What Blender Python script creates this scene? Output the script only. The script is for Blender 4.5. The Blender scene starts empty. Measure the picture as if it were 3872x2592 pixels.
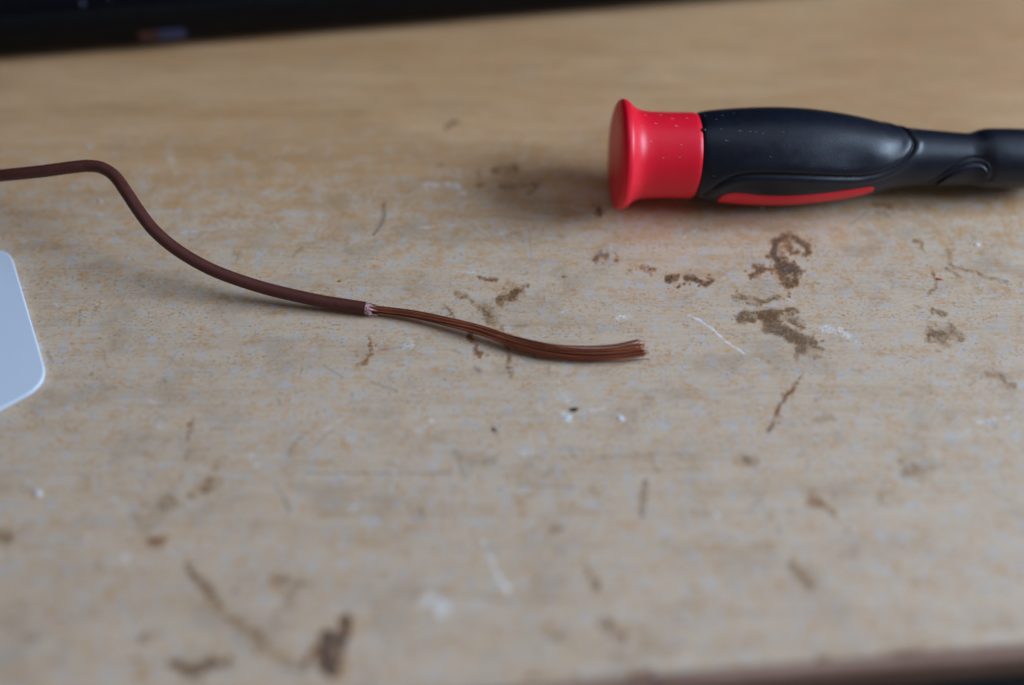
import bpy, bmesh, math, random
import numpy as np
from mathutils import Vector, Matrix

# ------------------------------------------------------------------ camera, world, light, exposure
SC = bpy.context.scene
COL = SC.collection
W, H, F = 3872.0, 2592.0, 3700.0            # photograph size and focal length in its pixels
PITCH = math.radians(52)
CAM_Z = 0.146
SP, CP = math.sin(PITCH), math.cos(PITCH)


def at(px, py, z=0.0):
    """Point of the plane at height z that photograph pixel (px, py) looks at."""
    a, b = (px - W / 2) / F, (H / 2 - py) / F
    d = Vector((a, CP + b * SP, -SP + b * CP))
    k = (z - CAM_Z) / d.z
    return Vector((0, 0, CAM_Z)) + d * k


cam_d = bpy.data.cameras.new('camera')
cam = bpy.data.objects.new('camera', cam_d)
COL.objects.link(cam)
cam.location = (0, 0, CAM_Z)
cam.rotation_euler = (math.pi / 2 - PITCH, 0, 0)
cam_d.sensor_width = 36
cam_d.lens = 36 * F / W
cam_d.clip_start = 0.005
cam_d.clip_end = 20
cam_d.dof.use_dof = True
_p = at(W / 2, 1180) - Vector((0, 0, CAM_Z))
cam_d.dof.focus_distance = _p.dot(Vector((0, CP, -SP)))
cam_d.dof.aperture_fstop = 3.2
SC.camera = cam

world = bpy.data.worlds.new('World')
SC.world = world
world.use_nodes = True
_bg = world.node_tree.nodes['Background']
_bg.inputs[0].default_value = (0.90, 0.88, 0.90, 1)
_bg.inputs[1].default_value = 0.13


def area(name, loc, target, sx, sy, power, color):
    l = bpy.data.lights.new(name, 'AREA')
    l.shape = 'RECTANGLE'
    l.size, l.size_y, l.energy, l.color = sx, sy, power, color
    o = bpy.data.objects.new(name, l)
    COL.objects.link(o)
    o.location = loc
    o.rotation_euler = (Vector(target) - Vector(loc)).to_track_quat('-Z', 'Y').to_euler()
    return o


area('window_light', (1.10, 0.13, 0.62), (0.03, 0.13, 0), 0.70, 0.55, 21.5, (0.60, 0.77, 1.0))
area('overhead_fill', (0.10, 0.34, 0.60), (0.02, 0.10, 0), 0.75, 0.75, 1.3, (0.68, 0.80, 1.0))  # added soft fill from above, no such source in view

SC.view_settings.view_transform = 'Standard'
SC.view_settings.look = 'None'
SC.view_settings.exposure = 0
SC.view_settings.gamma = 1
rnd = random.Random(11)
NR = np.random.default_rng(5)

# ------------------------------------------------------------------ helpers


def tag(o, label=None, cat=None, group=None, kind=None):
    for k, v in (('label', label), ('category', cat), ('group', group), ('kind', kind)):
        if v:
            o[k] = v
    return o


def empty(name, loc, label, cat, group=None):
    o = bpy.data.objects.new(name, None)
    o.empty_display_size = 0.01
    COL.objects.link(o)
    o.location = loc
    return tag(o, label, cat, group)


def link(name, me, mat, parent=None, smooth=True):
    if mat:
        me.materials.append(mat)
    o = bpy.data.objects.new(name, me)
    COL.objects.link(o)
    if parent:
        bpy.context.view_layer.update()
        o.parent = parent
        o.matrix_parent_inverse = parent.matrix_world.inverted()
    if smooth:
        me.polygons.foreach_set('use_smooth', np.ones(len(me.polygons), dtype=bool))
    return o


def mesh_from(name, verts, faces):
    me = bpy.data.meshes.new(name)
    me.from_pydata([tuple(v) for v in verts], [], [tuple(f) for f in faces])
    me.update()
    return me


def grid_mesh(name, P, closed_u=False, closed_v=False):
    """P: array (nu, nv, 3) -> quad mesh, fast."""
    nu, nv = P.shape[:2]
    idx = np.arange(nu * nv).reshape(nu, nv)
    if closed_u:
        idx = np.vstack([idx, idx[:1]])
    if closed_v:
        idx = np.hstack([idx, idx[:, :1]])
    q = np.stack([idx[:-1, :-1], idx[1:, :-1], idx[1:, 1:], idx[:-1, 1:]], -1).reshape(-1, 4)
    me = bpy.data.meshes.new(name)
    me.vertices.add(nu * nv)
    me.vertices.foreach_set('co', P.reshape(-1).astype(np.float32))
    me.loops.add(q.size)
    me.loops.foreach_set('vertex_index', q.reshape(-1).astype(np.int32))
    me.polygons.add(len(q))
    me.polygons.foreach_set('loop_start', (np.arange(len(q)) * 4).astype(np.int32))
    me.update(calc_edges=True)
    me.validate()
    return me


def catmull(pts, n):
    p = np.array([list(q) for q in pts], float)
    p = np.vstack([2 * p[0] - p[1], p, 2 * p[-1] - p[-2]])
    out = []
    for i in range(1, len(p) - 2):
        for t in np.linspace(0, 1, n, endpoint=False):
            a, b, c, d = p[i - 1], p[i], p[i + 1], p[i + 2]
            out.append(0.5 * (2 * b + (c - a) * t + (2 * a - 5 * b + 4 * c - d) * t * t + (3 * b - a - 3 * c + d) * t ** 3))
    out.append(p[-2])
    return np.array(out)


def tube(name, path, radii, seg=10, cap=True):
    """Round tube along a path (n,3); radii scalar or (n,)."""
    path = np.asarray(path, float)
    n = len(path)
    radii = np.broadcast_to(np.asarray(radii, float), (n,))
    tan = np.gradient(path, axis=0)
    tan /= np.linalg.norm(tan, axis=1)[:, None] + 1e-12
    up = np.array([0, 0, 1.0])
    side = np.cross(tan, up)
    side /= np.linalg.norm(side, axis=1)[:, None] + 1e-12
    nor = np.cross(side, tan)
    th = np.linspace(0, 2 * math.pi, seg, endpoint=False)
    ring = path[:, None] + radii[:, None, None] * (side[:, None] * np.cos(th)[None, :, None] + nor[:, None] * np.sin(th)[None, :, None])
    verts = [tuple(v) for v in ring.reshape(-1, 3)]
    faces = []
    for i in range(n - 1):
        for j in range(seg):
            k = (j + 1) % seg
            faces.append((i * seg + j, i * seg + k, (i + 1) * seg + k, (i + 1) * seg + j))
    if cap:
        faces.append(tuple(range(seg - 1, -1, -1)))
        faces.append(tuple((n - 1) * seg + j for j in range(seg)))
    return mesh_from(name, verts, faces)


class NT:
    """Small node-tree writer."""

    def __init__(s, name):
        s.m = bpy.data.materials.new(name)
        s.m.use_nodes = True
        s.t = s.m.node_tree
        s.b = s.t.nodes['Principled BSDF']

    def n(s, kind, **kw):
        o = s.t.nodes.new(kind)
        for k, v in kw.items():
            setattr(o, k, v)
        return o

    def set(s, sock, v):
        if hasattr(v, 'links') or isinstance(v, bpy.types.NodeSocket):
            s.t.links.new(v, sock)
        else:
            sock.default_value = v

    def math(s, op, a, b=0.0, c=None, clamp=False):
        o = s.n('ShaderNodeMath', operation=op, use_clamp=clamp)
        s.set(o.inputs[0], a)
        s.set(o.inputs[1], b)
        if c is not None:
            s.set(o.inputs[2], c)
        return o.outputs[0]

    def coord(s, scale=(1, 1, 1), loc=(0, 0, 0), rot=(0, 0, 0)):
        tc = s.n('ShaderNodeTexCoord')
        mp = s.n('ShaderNodeMapping')
        mp.inputs['Scale'].default_value = scale
        mp.inputs['Location'].default_value = loc
        mp.inputs['Rotation'].default_value = rot
        s.t.links.new(tc.outputs['Object'], mp.inputs['Vector'])
        return mp.outputs[0]

    def noise(s, vec, scale=1.0, detail=3.0, rough=0.5, dist=0.0):
        o = s.n('ShaderNodeTexNoise')
        s.set(o.inputs['Vector'], vec)
        o.inputs['Scale'].default_value = scale
        o.inputs['Detail'].default_value = detail
        o.inputs['Roughness'].default_value = rough
        o.inputs['Distortion'].default_value = dist
        return o.outputs['Fac']

    def step(s, v, lo, hi, a=0.0, b=1.0):
        o = s.n('ShaderNodeMapRange', interpolation_type='SMOOTHSTEP')
        s.set(o.inputs['Value'], v)
        o.inputs['From Min'].default_value = lo
        o.inputs['From Max'].default_value = hi
        o.inputs['To Min'].default_value = a
        o.inputs['To Max'].default_value = b
        return o.outputs[0]

    def mix(s, f, a, b, mode='MIX'):
        o = s.n('ShaderNodeMix', data_type='RGBA', blend_type=mode)
        s.set(o.inputs['Factor'], f)
        s.set(o.inputs['A'] if False else o.inputs[6], a)
        s.set(o.inputs[7], b)
        return o.outputs[2]

    def attr(s, name):
        return s.n('ShaderNodeAttribute', attribute_name=name)

    def bump(s, h, strength, dist):
        o = s.n('ShaderNodeBump')
        o.inputs['Strength'].default_value = strength
        o.inputs['Distance'].default_value = dist
        s.set(o.inputs['Height'], h)
        s.t.links.new(o.outputs[0], s.b.inputs['Normal'])

    def out(s, color=None, rough=None, metal=None, spec=None, **kw):
        if color is not None:
            s.set(s.b.inputs['Base Color'], color)
        if rough is not None:
            s.set(s.b.inputs['Roughness'], rough)
        if metal is not None:
            s.set(s.b.inputs['Metallic'], metal)
        if spec is not None:
            s.set(s.b.inputs['Specular IOR Level'], spec)
        for k, v in kw.items():
            s.set(s.b.inputs[k], v)
        return s.m


def plain(name, c1, c2, scale, rough=0.5, metal=0.0, spec=0.5, bump=0.0, bscale=4000, **kw):
    n = NT(name)
    v = n.coord()
    f = n.noise(v, scale, 4, 0.6)
    col = n.mix(n.step(f, 0.3, 0.7), (*c1, 1), (*c2, 1))
    r = n.math('ADD', n.math('MULTIPLY', n.noise(v, scale * 2.3, 3), 0.2), rough - 0.1)
    if bump:
        n.bump(n.noise(v, bscale, 3), bump, 0.0001)
    return n.out(col, r, metal, spec, **kw)


# ------------------------------------------------------------------ wood of the desk


def wood_material():
    n = NT('worn_beech')
    A = n.attr('stains')
    sep = n.n('ShaderNodeSeparateColor')
    n.t.links.new(A.outputs['Color'], sep.inputs[0])
    wear = n.attr('wear').outputs['Fac']
    scr = n.attr('scratches').outputs['Fac']
    xy = n.coord()
    # broad plank tone and fibre
    broad = n.noise(n.coord((14, 70, 1)), 1, 4, 0.55, 0.3)
    fibre = n.noise(n.coord((130, 2200, 1)), 1, 4, 0.6)
    fibre2 = n.noise(n.coord((45, 520, 1), (3, 1, 0)), 1, 5, 0.6, 0.4)
    base = n.mix(n.step(broad, 0.3, 0.72), (0.570, 0.310, 0.140, 1), (0.720, 0.440, 0.235, 1))
    base = n.mix(n.step(fibre2, 0.38, 0.7, 0, 0.42), base, (0.480, 0.240, 0.095, 1))
    base = n.mix(n.step(fibre, 0.42, 0.75, 0, 0.30), base, (0.74, 0.57, 0.36, 1))
    # lacquer worn to grey, with a dusty film
    p1 = n.noise(n.coord((230, 300, 1), (5, 2, 0)), 1, 5, 0.62)
    p2 = n.noise(n.coord((900, 1100, 1), (1, 7, 0)), 1, 4, 0.6)
    worn = n.math('ADD', n.math('MULTIPLY', p1, 0.6), n.math('MULTIPLY', p2, 0.4))
    worn = n.math('ADD', worn, n.math('MULTIPLY', n.math('SUBTRACT', wear, 0.70), 0.26))
    wf = n.step(worn, 0.38, 0.60)
    base = n.mix(n.math('MULTIPLY', wf, 0.85), base, (0.670, 0.525, 0.390, 1))
    cool = n.step(n.noise(n.coord((420, 360, 1), (9, 4, 0)), 1, 5, 0.65), 0.49, 0.68)
    base = n.mix(n.math('MULTIPLY', n.math('MULTIPLY', cool, wf), 0.66), base, (0.540, 0.545, 0.580, 1))
    # short orange ray flecks where the lacquer is left
    fl = n.noise(n.coord((700, 1700, 1), (2, 3, 0)), 1, 3, 0.65, 0.3)
    fl2 = n.noise(n.coord((130, 210, 1), (7, 7, 0)), 1, 5, 0.65)
    ff = n.math('MULTIPLY', n.step(fl, 0.51, 0.64), n.step(fl2, 0.40, 0.64))
    base = n.mix(n.math('MULTIPLY', ff, 0.85), base, (0.620, 0.290, 0.105, 1))
    # tiny dark pores and dirt
    po = n.noise(n.coord((1500, 1900, 1), (4, 9, 0)), 1, 3, 0.6)
    pm = n.step(n.noise(n.coord((120, 160, 1), (8, 2, 0)), 1, 4, 0.6), 0.36, 0.60)
    base = n.mix(n.math('MULTIPLY', n.math('MULTIPLY', n.step(po, 0.55, 0.68), pm), 0.66), base, (0.150, 0.120, 0.100, 1))
    # smudges
    sm = n.noise(n.coord((75, 95, 1), (2, 8, 0)), 1, 5, 0.65)
    base = n.mix(n.math('MULTIPLY', n.math('MULTIPLY', n.step(sm, 0.50, 0.68), 0.42), n.step(wear, 0.0, 0.8, 0.25, 1.0)), base, (0.380, 0.275, 0.190, 1))
    gr = n.math('ADD', n.math('MULTIPLY', n.noise(n.coord((60, 1500, 1), (6, 6, 0)), 1, 5, 0.7), 0.55), n.math('MULTIPLY', n.noise(n.coord((25, 260, 1), (1, 5, 0)), 1, 4, 0.6), 0.45))
    base = n.mix(n.step(gr, 0.44, 0.66, 0.0, 0.34), base, (0.420, 0.270, 0.150, 1))
    # stains, grey scuffs, white scuffs (their own shapes come with the mesh)
    d1 = n.noise(xy, 650, 5, 0.7)
    d2 = n.noise(xy, 1900, 4, 0.65)
    dd = n.math('ADD', n.math('MULTIPLY', d1, 0.75), n.math('MULTIPLY', d2, 0.25))
    dn = n.math('SUBTRACT', dd, 0.5)
    s1 = n.math('ADD', sep.outputs[0], n.math('MULTIPLY', dn, 2.8))
    m1 = n.math('MULTIPLY', n.step(s1, 0.10, 0.62), n.step(sep.outputs[0], 0.02, 0.40))
    core = n.step(n.math('ADD', sep.outputs[0], n.math('MULTIPLY', dn, 2.2)), 0.40, 1.05)
    brown = n.mix(core, (0.330, 0.130, 0.040, 1), (0.066, 0.024, 0.009, 1))
    thin = n.step(d2, 0.36, 0.62, 0.74, 0.95)
    m1 = n.math('MULTIPLY', m1, thin)
    base = n.mix(m1, base, brown)
    s2 = n.math('ADD', sep.outputs[1], n.math('MULTIPLY', dn, 2.3))
    m2 = n.math('MULTIPLY', n.step(s2, 0.06, 0.85), n.step(sep.outputs[1], 0.02, 0.45))
    olive = n.mix(n.step(n.math('ADD', sep.outputs[1], n.math('MULTIPLY', dn, 2.4)), 0.40, 1.05), (0.400, 0.225, 0.105, 1), (0.160, 0.080, 0.032, 1))
    m2 = n.math('MULTIPLY', m2, thin)
    base = n.mix(m2, base, olive)
    s3 = n.math('ADD', sep.outputs[2], n.math('MULTIPLY', dn, 2.4))
    m3 = n.math('MULTIPLY', n.step(s3, 0.25, 0.85), n.step(sep.outputs[2], 0.02, 0.35))
    base = n.mix(n.math('MULTIPLY', m3, 0.72), base, (0.90, 0.88, 0.88, 1))
    base = n.mix(n.math('MULTIPLY', scr, n.step(d2, 0.3, 0.55, 0.55, 1.0)), base, (0.085, 0.075, 0.075, 1))
    rough = n.math('ADD', n.math('MULTIPLY', worn, 0.30), 0.34)
    hgt = n.math('ADD', n.math('MULTIPLY', fibre, 0.5), n.math('MULTIPLY', po, 0.5))
    hgt = n.math('SUBTRACT', hgt, n.math('MULTIPLY', scr, 0.8))
    n.bump(hgt, 0.35, 0.00008)
    return n.out(base, rough, 0.0, 0.42)


M_WOOD = wood_material()

# front edge of the desk
E0, E1 = at(1936, 2596), at(3872, 2432)
EDX = (E1 - E0).normalized()
SLOPE = EDX.y / EDX.x


def edge_y(x):
    return E0.y + (x - E0.x) * SLOPE


# ---- marks: polylines in the photograph's pixels, with radius, strength and channel
def Z5(p): return (1500 + p[0] / 1.3067, 400 + p[1] / 1.3067)
def Z6(p): return (2600 + p[0] / 1.5676, 700 + p[1] / 1.5676)
def Z7(p): return (p[0] / 1.2102, 1500 + p[1] / 1.2102)
def Z8(p): return (1936 + p[0] / 1.2102, 1500 + p[1] / 1.2102)
def Z2(p): return (1300 + p[0] * 0.5122, 1050 + p[1] * 0.5122)
def Z3(p): return (p[0] * 0.7016, 500 + p[1] * 0.7016)


SCALE = {Z5: 1 / 1.3067, Z6: 1 / 1.5676, Z7: 1 / 1.2102, Z8: 1 / 1.2102, Z2: 0.5122, Z3: 0.7016}
B_, G_, W_, S_ = 0, 1, 2, 3
MARKS = [
    (Z6, B_, 20, .80, [(560, 312), (610, 300), (660, 325), (700, 360), (712, 400), (690, 420)]),
    (Z6, B_, 30, .95, [(545, 335), (520, 400), (540, 450), (545, 500), (560, 560), (600, 595), (640, 575)]),
    (Z6, B_, 34, 1.0, [(560, 480), (600, 505), (640, 525)]),
    (Z6, B_, 12, .70, [(600, 412), (650, 402)]), (Z6, B_, 22, .65, [(600, 330), (600, 375)]),
    (Z6, B_, 10, .60, [(600, 640), (600, 655)]),
    (Z6, B_, 13, .75, [(520, 502), (450, 492), (400, 480)]), (Z6, B_, 20, .80, [(370, 542), (410, 525), (430, 508)]),
    (Z6, G_, 20, .75, [(280, 660), (340, 665), (420, 690), (540, 670)]), (Z6, G_, 16, .60, [(360, 700), (420, 722)]),
    (Z6, G_, 30, .90, [(330, 792), (420, 775), (520, 765), (620, 750)]),
    (Z6, G_, 48, .95, [(500, 815), (580, 870), (660, 915), (730, 950)]), (Z6, G_, 26, .9, [(740, 950), (790, 962)]),
    (Z6, B_, 26, .50, [(420, 780), (520, 800)]), (Z6, B_, 30, .42, [(600, 890), (680, 940)]),
    (Z6, G_, 24, .75, [(600, 765), (690, 835)]), (Z6, G_, 22, .80, [(650, 975), (720, 980)]),
    (Z6, G_, 22, .70, [(1440, 758), (1510, 770)]), (Z6, G_, 50, .85, [(1440, 890), (1480, 900), (1520, 910)]),
    (Z6, G_, 45, .60, [(1550, 850), (1600, 905)]), (Z6, G_, 10, .50, [(1470, 985), (1500, 992)]),
    (Z6, B_, 26, .35, [(1430, 900), (1490, 930)]),
    (Z6, G_, 12, .75, [(1340, 330), (1390, 345), (1390, 385)]),
    (Z6, G_, 15, .62, [(1530, 380), (1560, 400), (1550, 470), (1640, 500), (1760, 540), (1900, 580)]),
    (Z6, G_, 11, .65, [(1540, 500), (1620, 550)]), (Z6, G_, 34, .36, [(1700, 590), (1800, 630), (1900, 640)]),
    (Z6, G_, 15, .65, [(1450, 515), (1470, 560), (1470, 610), (1430, 650)]),
    (Z6, G_, 24, .60, [(1100, 110), (1200, 130)]), (Z6, G_, 16, .55, [(1110, 170), (1190, 180)]),
    (Z6, G_, 40, .36, [(1250, 120), (1400, 140)]),
    (Z6, B_, 7, .45, [(700, 1100), (660, 1150)]),
    (Z6, B_, 14, .72, [(640, 1180), (590, 1250), (550, 1310), (520, 1380), (485, 1450)]),
    (Z6, G_, 40, .55, [(1780, 1110), (1860, 1150), (1920, 1190)]), (Z6, G_, 45, .30, [(1270, 1240), (1350, 1260)]),
    (Z6, G_, 36, .42, [(770, 1390), (850, 1380)]), (Z6, G_, 30, .34, [(1160, 520), (1230, 590)]),
    (Z6, W_, 30, .42, [(800, 850), (900, 870), (1010, 930)]), (Z6, W_, 9, .5, [(1690, 352), (1730, 356)]),
    (Z6, W_, 7, .45, [(370, 748), (470, 735), (570, 725)]),
    (Z6, W_, 7, .85, [(0, 770), (70, 800), (150, 855), (230, 930), (300, 975), (340, 1000)]), (Z6, W_, 7, .6, [(400, 1032), (425, 1036)]),
    (Z5, B_, 15, .80, [(985, 765), (1010, 735), (1035, 745)]), (Z5, B_, 11, .60, [(1085, 762), (1092, 740)]),
    (Z5, B_, 10, .60, [(1215, 800), (1280, 815)]), (Z5, B_, 19, .95, [(1340, 850), (1372, 860)]),
    (Z5, B_, 15, .90, [(1430, 856), (1480, 855), (1500, 870)]), (Z5, B_, 13, .80, [(1520, 880), (1560, 860)]),
    (Z5, B_, 9, .45, [(820, 848), (840, 852)]), (Z5, B_, 8, .4, [(1140, 808), (1160, 812)]),
    (Z5, B_, 10, .65, [(410, 855), (490, 858)]),
    (Z5, B_, 24, .62, [(515, 965), (560, 950), (605, 915)]), (Z5, G_, 34, .85, [(515, 965), (560, 950), (610, 915)]),
    (Z5, G_, 16, .60, [(290, 920), (350, 960), (420, 1000), (470, 1010)]), (Z5, G_, 32, .62, [(425, 1000), (465, 1040), (500, 1100)]),
    (Z5, G_, 8, .70, [(230, 980), (290, 1050)]), (Z5, B_, 17, .66, [(365, 1130), (390, 1180), (400, 1230)]),
    (Z5, G_, 15, .62, [(520, 1100), (545, 1200), (560, 1340)]),
    (Z2, B_, 18, .62, [(205, 470), (190, 570), (150, 640)]), (Z2, G_, 24, .5, [(100, 650), (160, 640)]),
    (Z5, G_, 28, .62, [(480, 320), (600, 310)]), (Z5, B_, 10, .55, [(395, 388), (435, 390)]),
    (Z5, G_, 14, .62, [(520, 402), (700, 390)]), (Z5, G_, 16, .55, [(650, 445), (710, 380)]),
    (Z5, G_, 20, .62, [(245, 92), (275, 90)]), (Z5, B_, 18, .85, [(995, 515), (1010, 535)]), (Z5, G_, 12, .6, [(215, 290), (235, 292)]),
    (Z5, W_, 30, .42, [(150, 400), (230, 390), (320, 420)]), (Z5, B_, 8, .5, [(400, 320), (410, 350)]),
    (Z7, B_, 34, .60, [(700, 665), (745, 665)]), (Z7, G_, 60, .48, [(760, 490), (690, 540), (660, 570)]),
    (Z7, G_, 34, .55, [(890, 450), (965, 385)]), (Z7, G_, 48, .38, [(850, 280), (920, 260), (1000, 300)]),
    (Z7, B_, 10, .60, [(862, 125), (866, 140)]), (Z7, G_, 10, .6, [(860, 210), (885, 100)]),
    (Z7, G_, 26, .72, [(870, 780), (880, 830)]), (Z7, G_, 34, .58, [(930, 860), (1000, 960), (1080, 1030)]),
    (Z7, G_, 30, .66, [(1080, 1030), (1140, 1080), (1220, 1135)]), (Z7, G_, 26, .5, [(1240, 1160), (1320, 1220), (1400, 1260)]),
    (Z7, G_, 24, .85, [(800, 1225), (835, 1265), (900, 1255), (980, 1220), (1045, 1205)]), (Z7, B_, 20, .45, [(810, 1240), (850, 1262)]),
    (Z7, B_, 18, 1.4, [(1595, 1020), (1580, 1080), (1562, 1150)]), (Z7, B_, 36, 1.7, [(1510, 1110), (1492, 1170), (1500, 1230)]),
    (Z7, B_, 24, 1.4, [(1500, 1235), (1545, 1240)]), (Z7, B_, 40, .7, [(1500, 1160), (1520, 1220)]),
    (Z7, G_, 34, .55, [(1250, 840), (1330, 860), (1390, 860)]), (Z7, G_, 28, .50, [(1320, 900), (1340, 960)]),
    (Z7, G_, 40, .60, [(0, 640), (30, 640)]), (Z7, G_, 22, .50, [(640, 1105), (725, 1098)]), (Z7, G_, 16, .5, [(610, 1180), (640, 1300)]),
    (Z7, G_, 16, .40, [(1240, 1040), (1300, 960)]), (Z7, W_, 56, .48, [(1970, 950), (2050, 990)]),
    (Z7, W_, 13, .62, [(2210, 660), (2260, 760), (2330, 900)]), (Z7, W_, 30, .28, [(400, 640), (600, 720)]),
    (Z7, W_, 26, .30, [(1620, 500), (1600, 560)]), (Z7, W_, 24, .34, [(220, 340), (245, 350)]),
    (Z8, G_, 34, .55, [(1040, 290), (1095, 300)]), (Z8, B_, 32, .55, [(1375, 490), (1410, 492)]), (Z8, G_, 44, .5, [(1360, 470), (1440, 500)]),
    (Z8, G_, 28, .42, [(1440, 455), (1490, 460)]), (Z8, G_, 42, .62, [(1820, 350), (1880, 355)]),
    (Z8, G_, 32, .60, [(1285, 775), (1350, 855)]), (Z8, G_, 36, .36, [(1700, 470), (1770, 480)]), (Z8, G_, 16, .4, [(1190, 550), (1225, 605)]),
    (Z8, G_, 15, .62, [(330, 790), (400, 890)]), (Z8, G_, 32, .65, [(420, 1040), (510, 1092)]), (Z8, G_, 36, .52, [(170, 1075), (240, 1090)]),
    (Z8, G_, 24, .50, [(440, 1190), (490, 1200)]), (Z8, G_, 60, .32, [(560, 1060), (720, 1160)]),
    (Z8, B_, 22, .55, [(930, 1262), (1060, 1258)]), (Z8, B_, 16, .65, [(1395, 1203), (1445, 1200)]), (Z8, B_, 14, .6, [(540, 1290), (640, 1255)]),
    (Z8, B_, 18, .55, [(90, 1285), (140, 1270)]), (Z8, G_, 16, .6, [(270, 1262), (290, 1268)]), (Z8, G_, 18, .6, [(1700, 1180), (1900, 1160)]),
    (Z8, B_, 12, .5, [(1150, 1250), (1200, 1240)]),
    (Z8, G_, 60, .28, [(60, 350), (110, 360)]), (Z8, G_, 16, .35, [(30, 450), (30, 530)]), (Z8, G_, 14, .4, [(215, 480), (215, 550)]),
    (Z8, W_, 20, .55, [(235, 95), (275, 105)]), (Z8, W_, 14, .6, [(490, 90), (505, 105)]), (Z8, W_, 8, .4, [(145, 180), (170, 205)]),
    (Z7, S_, 4, .50, [(1400, 350), (1730, 352), (2060, 350)]), (Z8, S_, 5, .5, [(20, 405), (280, 415)]), (Z8, S_, 3.5, .4, [(400, 280), (640, 262), (870, 260)]),
    (Z7, S_, 5, .6, [(370, 360), (412, 380)]), (Z7, S_, 6, .8, [(1300, 470), (1322, 520)]), (Z7, S_, 4, .5, [(1260, 405), (1300, 470)]),
    (Z7, S_, 7, .7, [(1918, 512), (1936, 555)]), (Z8, S_, 8, .8, [(182, 607), (230, 605)]), (Z8, S_, 4, .5, [(640, 270), (655, 345)]),
    (Z7, S_, 4, .4, [(1335, 250), (1345, 210), (1395, 180)]), (Z7, S_, 10, .5, [(2255, 145), (2272, 168)]), (Z7, S_, 6, .5, [(1275, 20), (1282, 40)]),
    (Z2, S_, 6, .5, [(260, 535), (350, 525), (430, 515)]), (Z2, S_, 18, .55, [(970, 670), (1000, 690)]), (Z2, S_, 9, .5, [(1510, 660), (1515, 710)]),
    (Z2, S_, 9, .4, [(810, 540), (860, 560)]), (Z3, S_, 4, .5, [(1740, 1255), (1850, 1325)]), (Z3, S_, 5, .4, [(430, 960), (425, 1050)]),
    (Z3, S_, 10, .5, [(880, 1335), (890, 1345)]), (Z3, S_, 8, .4, [(1500, 1440), (1505, 1465)]), (Z7, S_, 9, .6, [(1750, 815), (1756, 825)]),
    (Z7, S_, 26, .28, [(2080, 260), (2160, 300), (2250, 295)]), (Z7, S_, 14, .3, [(2080, 250), (2130, 370)]),
]


def vnoise(x, y, size, seed):
    """Smooth value noise with cells of the given size."""
    t = np.random.default_rng(seed).random((256, 256))
    u, v = x / size, y / size
    i, j = np.floor(u).astype(int), np.floor(v).astype(int)
    a, b = u - i, v - j
    a, b = a * a * (3 - 2 * a), b * b * (3 - 2 * b)
    i0, i1, j0, j1 = i % 256, (i + 1) % 256, j % 256, (j + 1) % 256
    return (t[i0, j0] * (1 - a) + t[i1, j0] * a) * (1 - b) + (t[i0, j1] * (1 - a) + t[i1, j1] * a) * b


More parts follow.
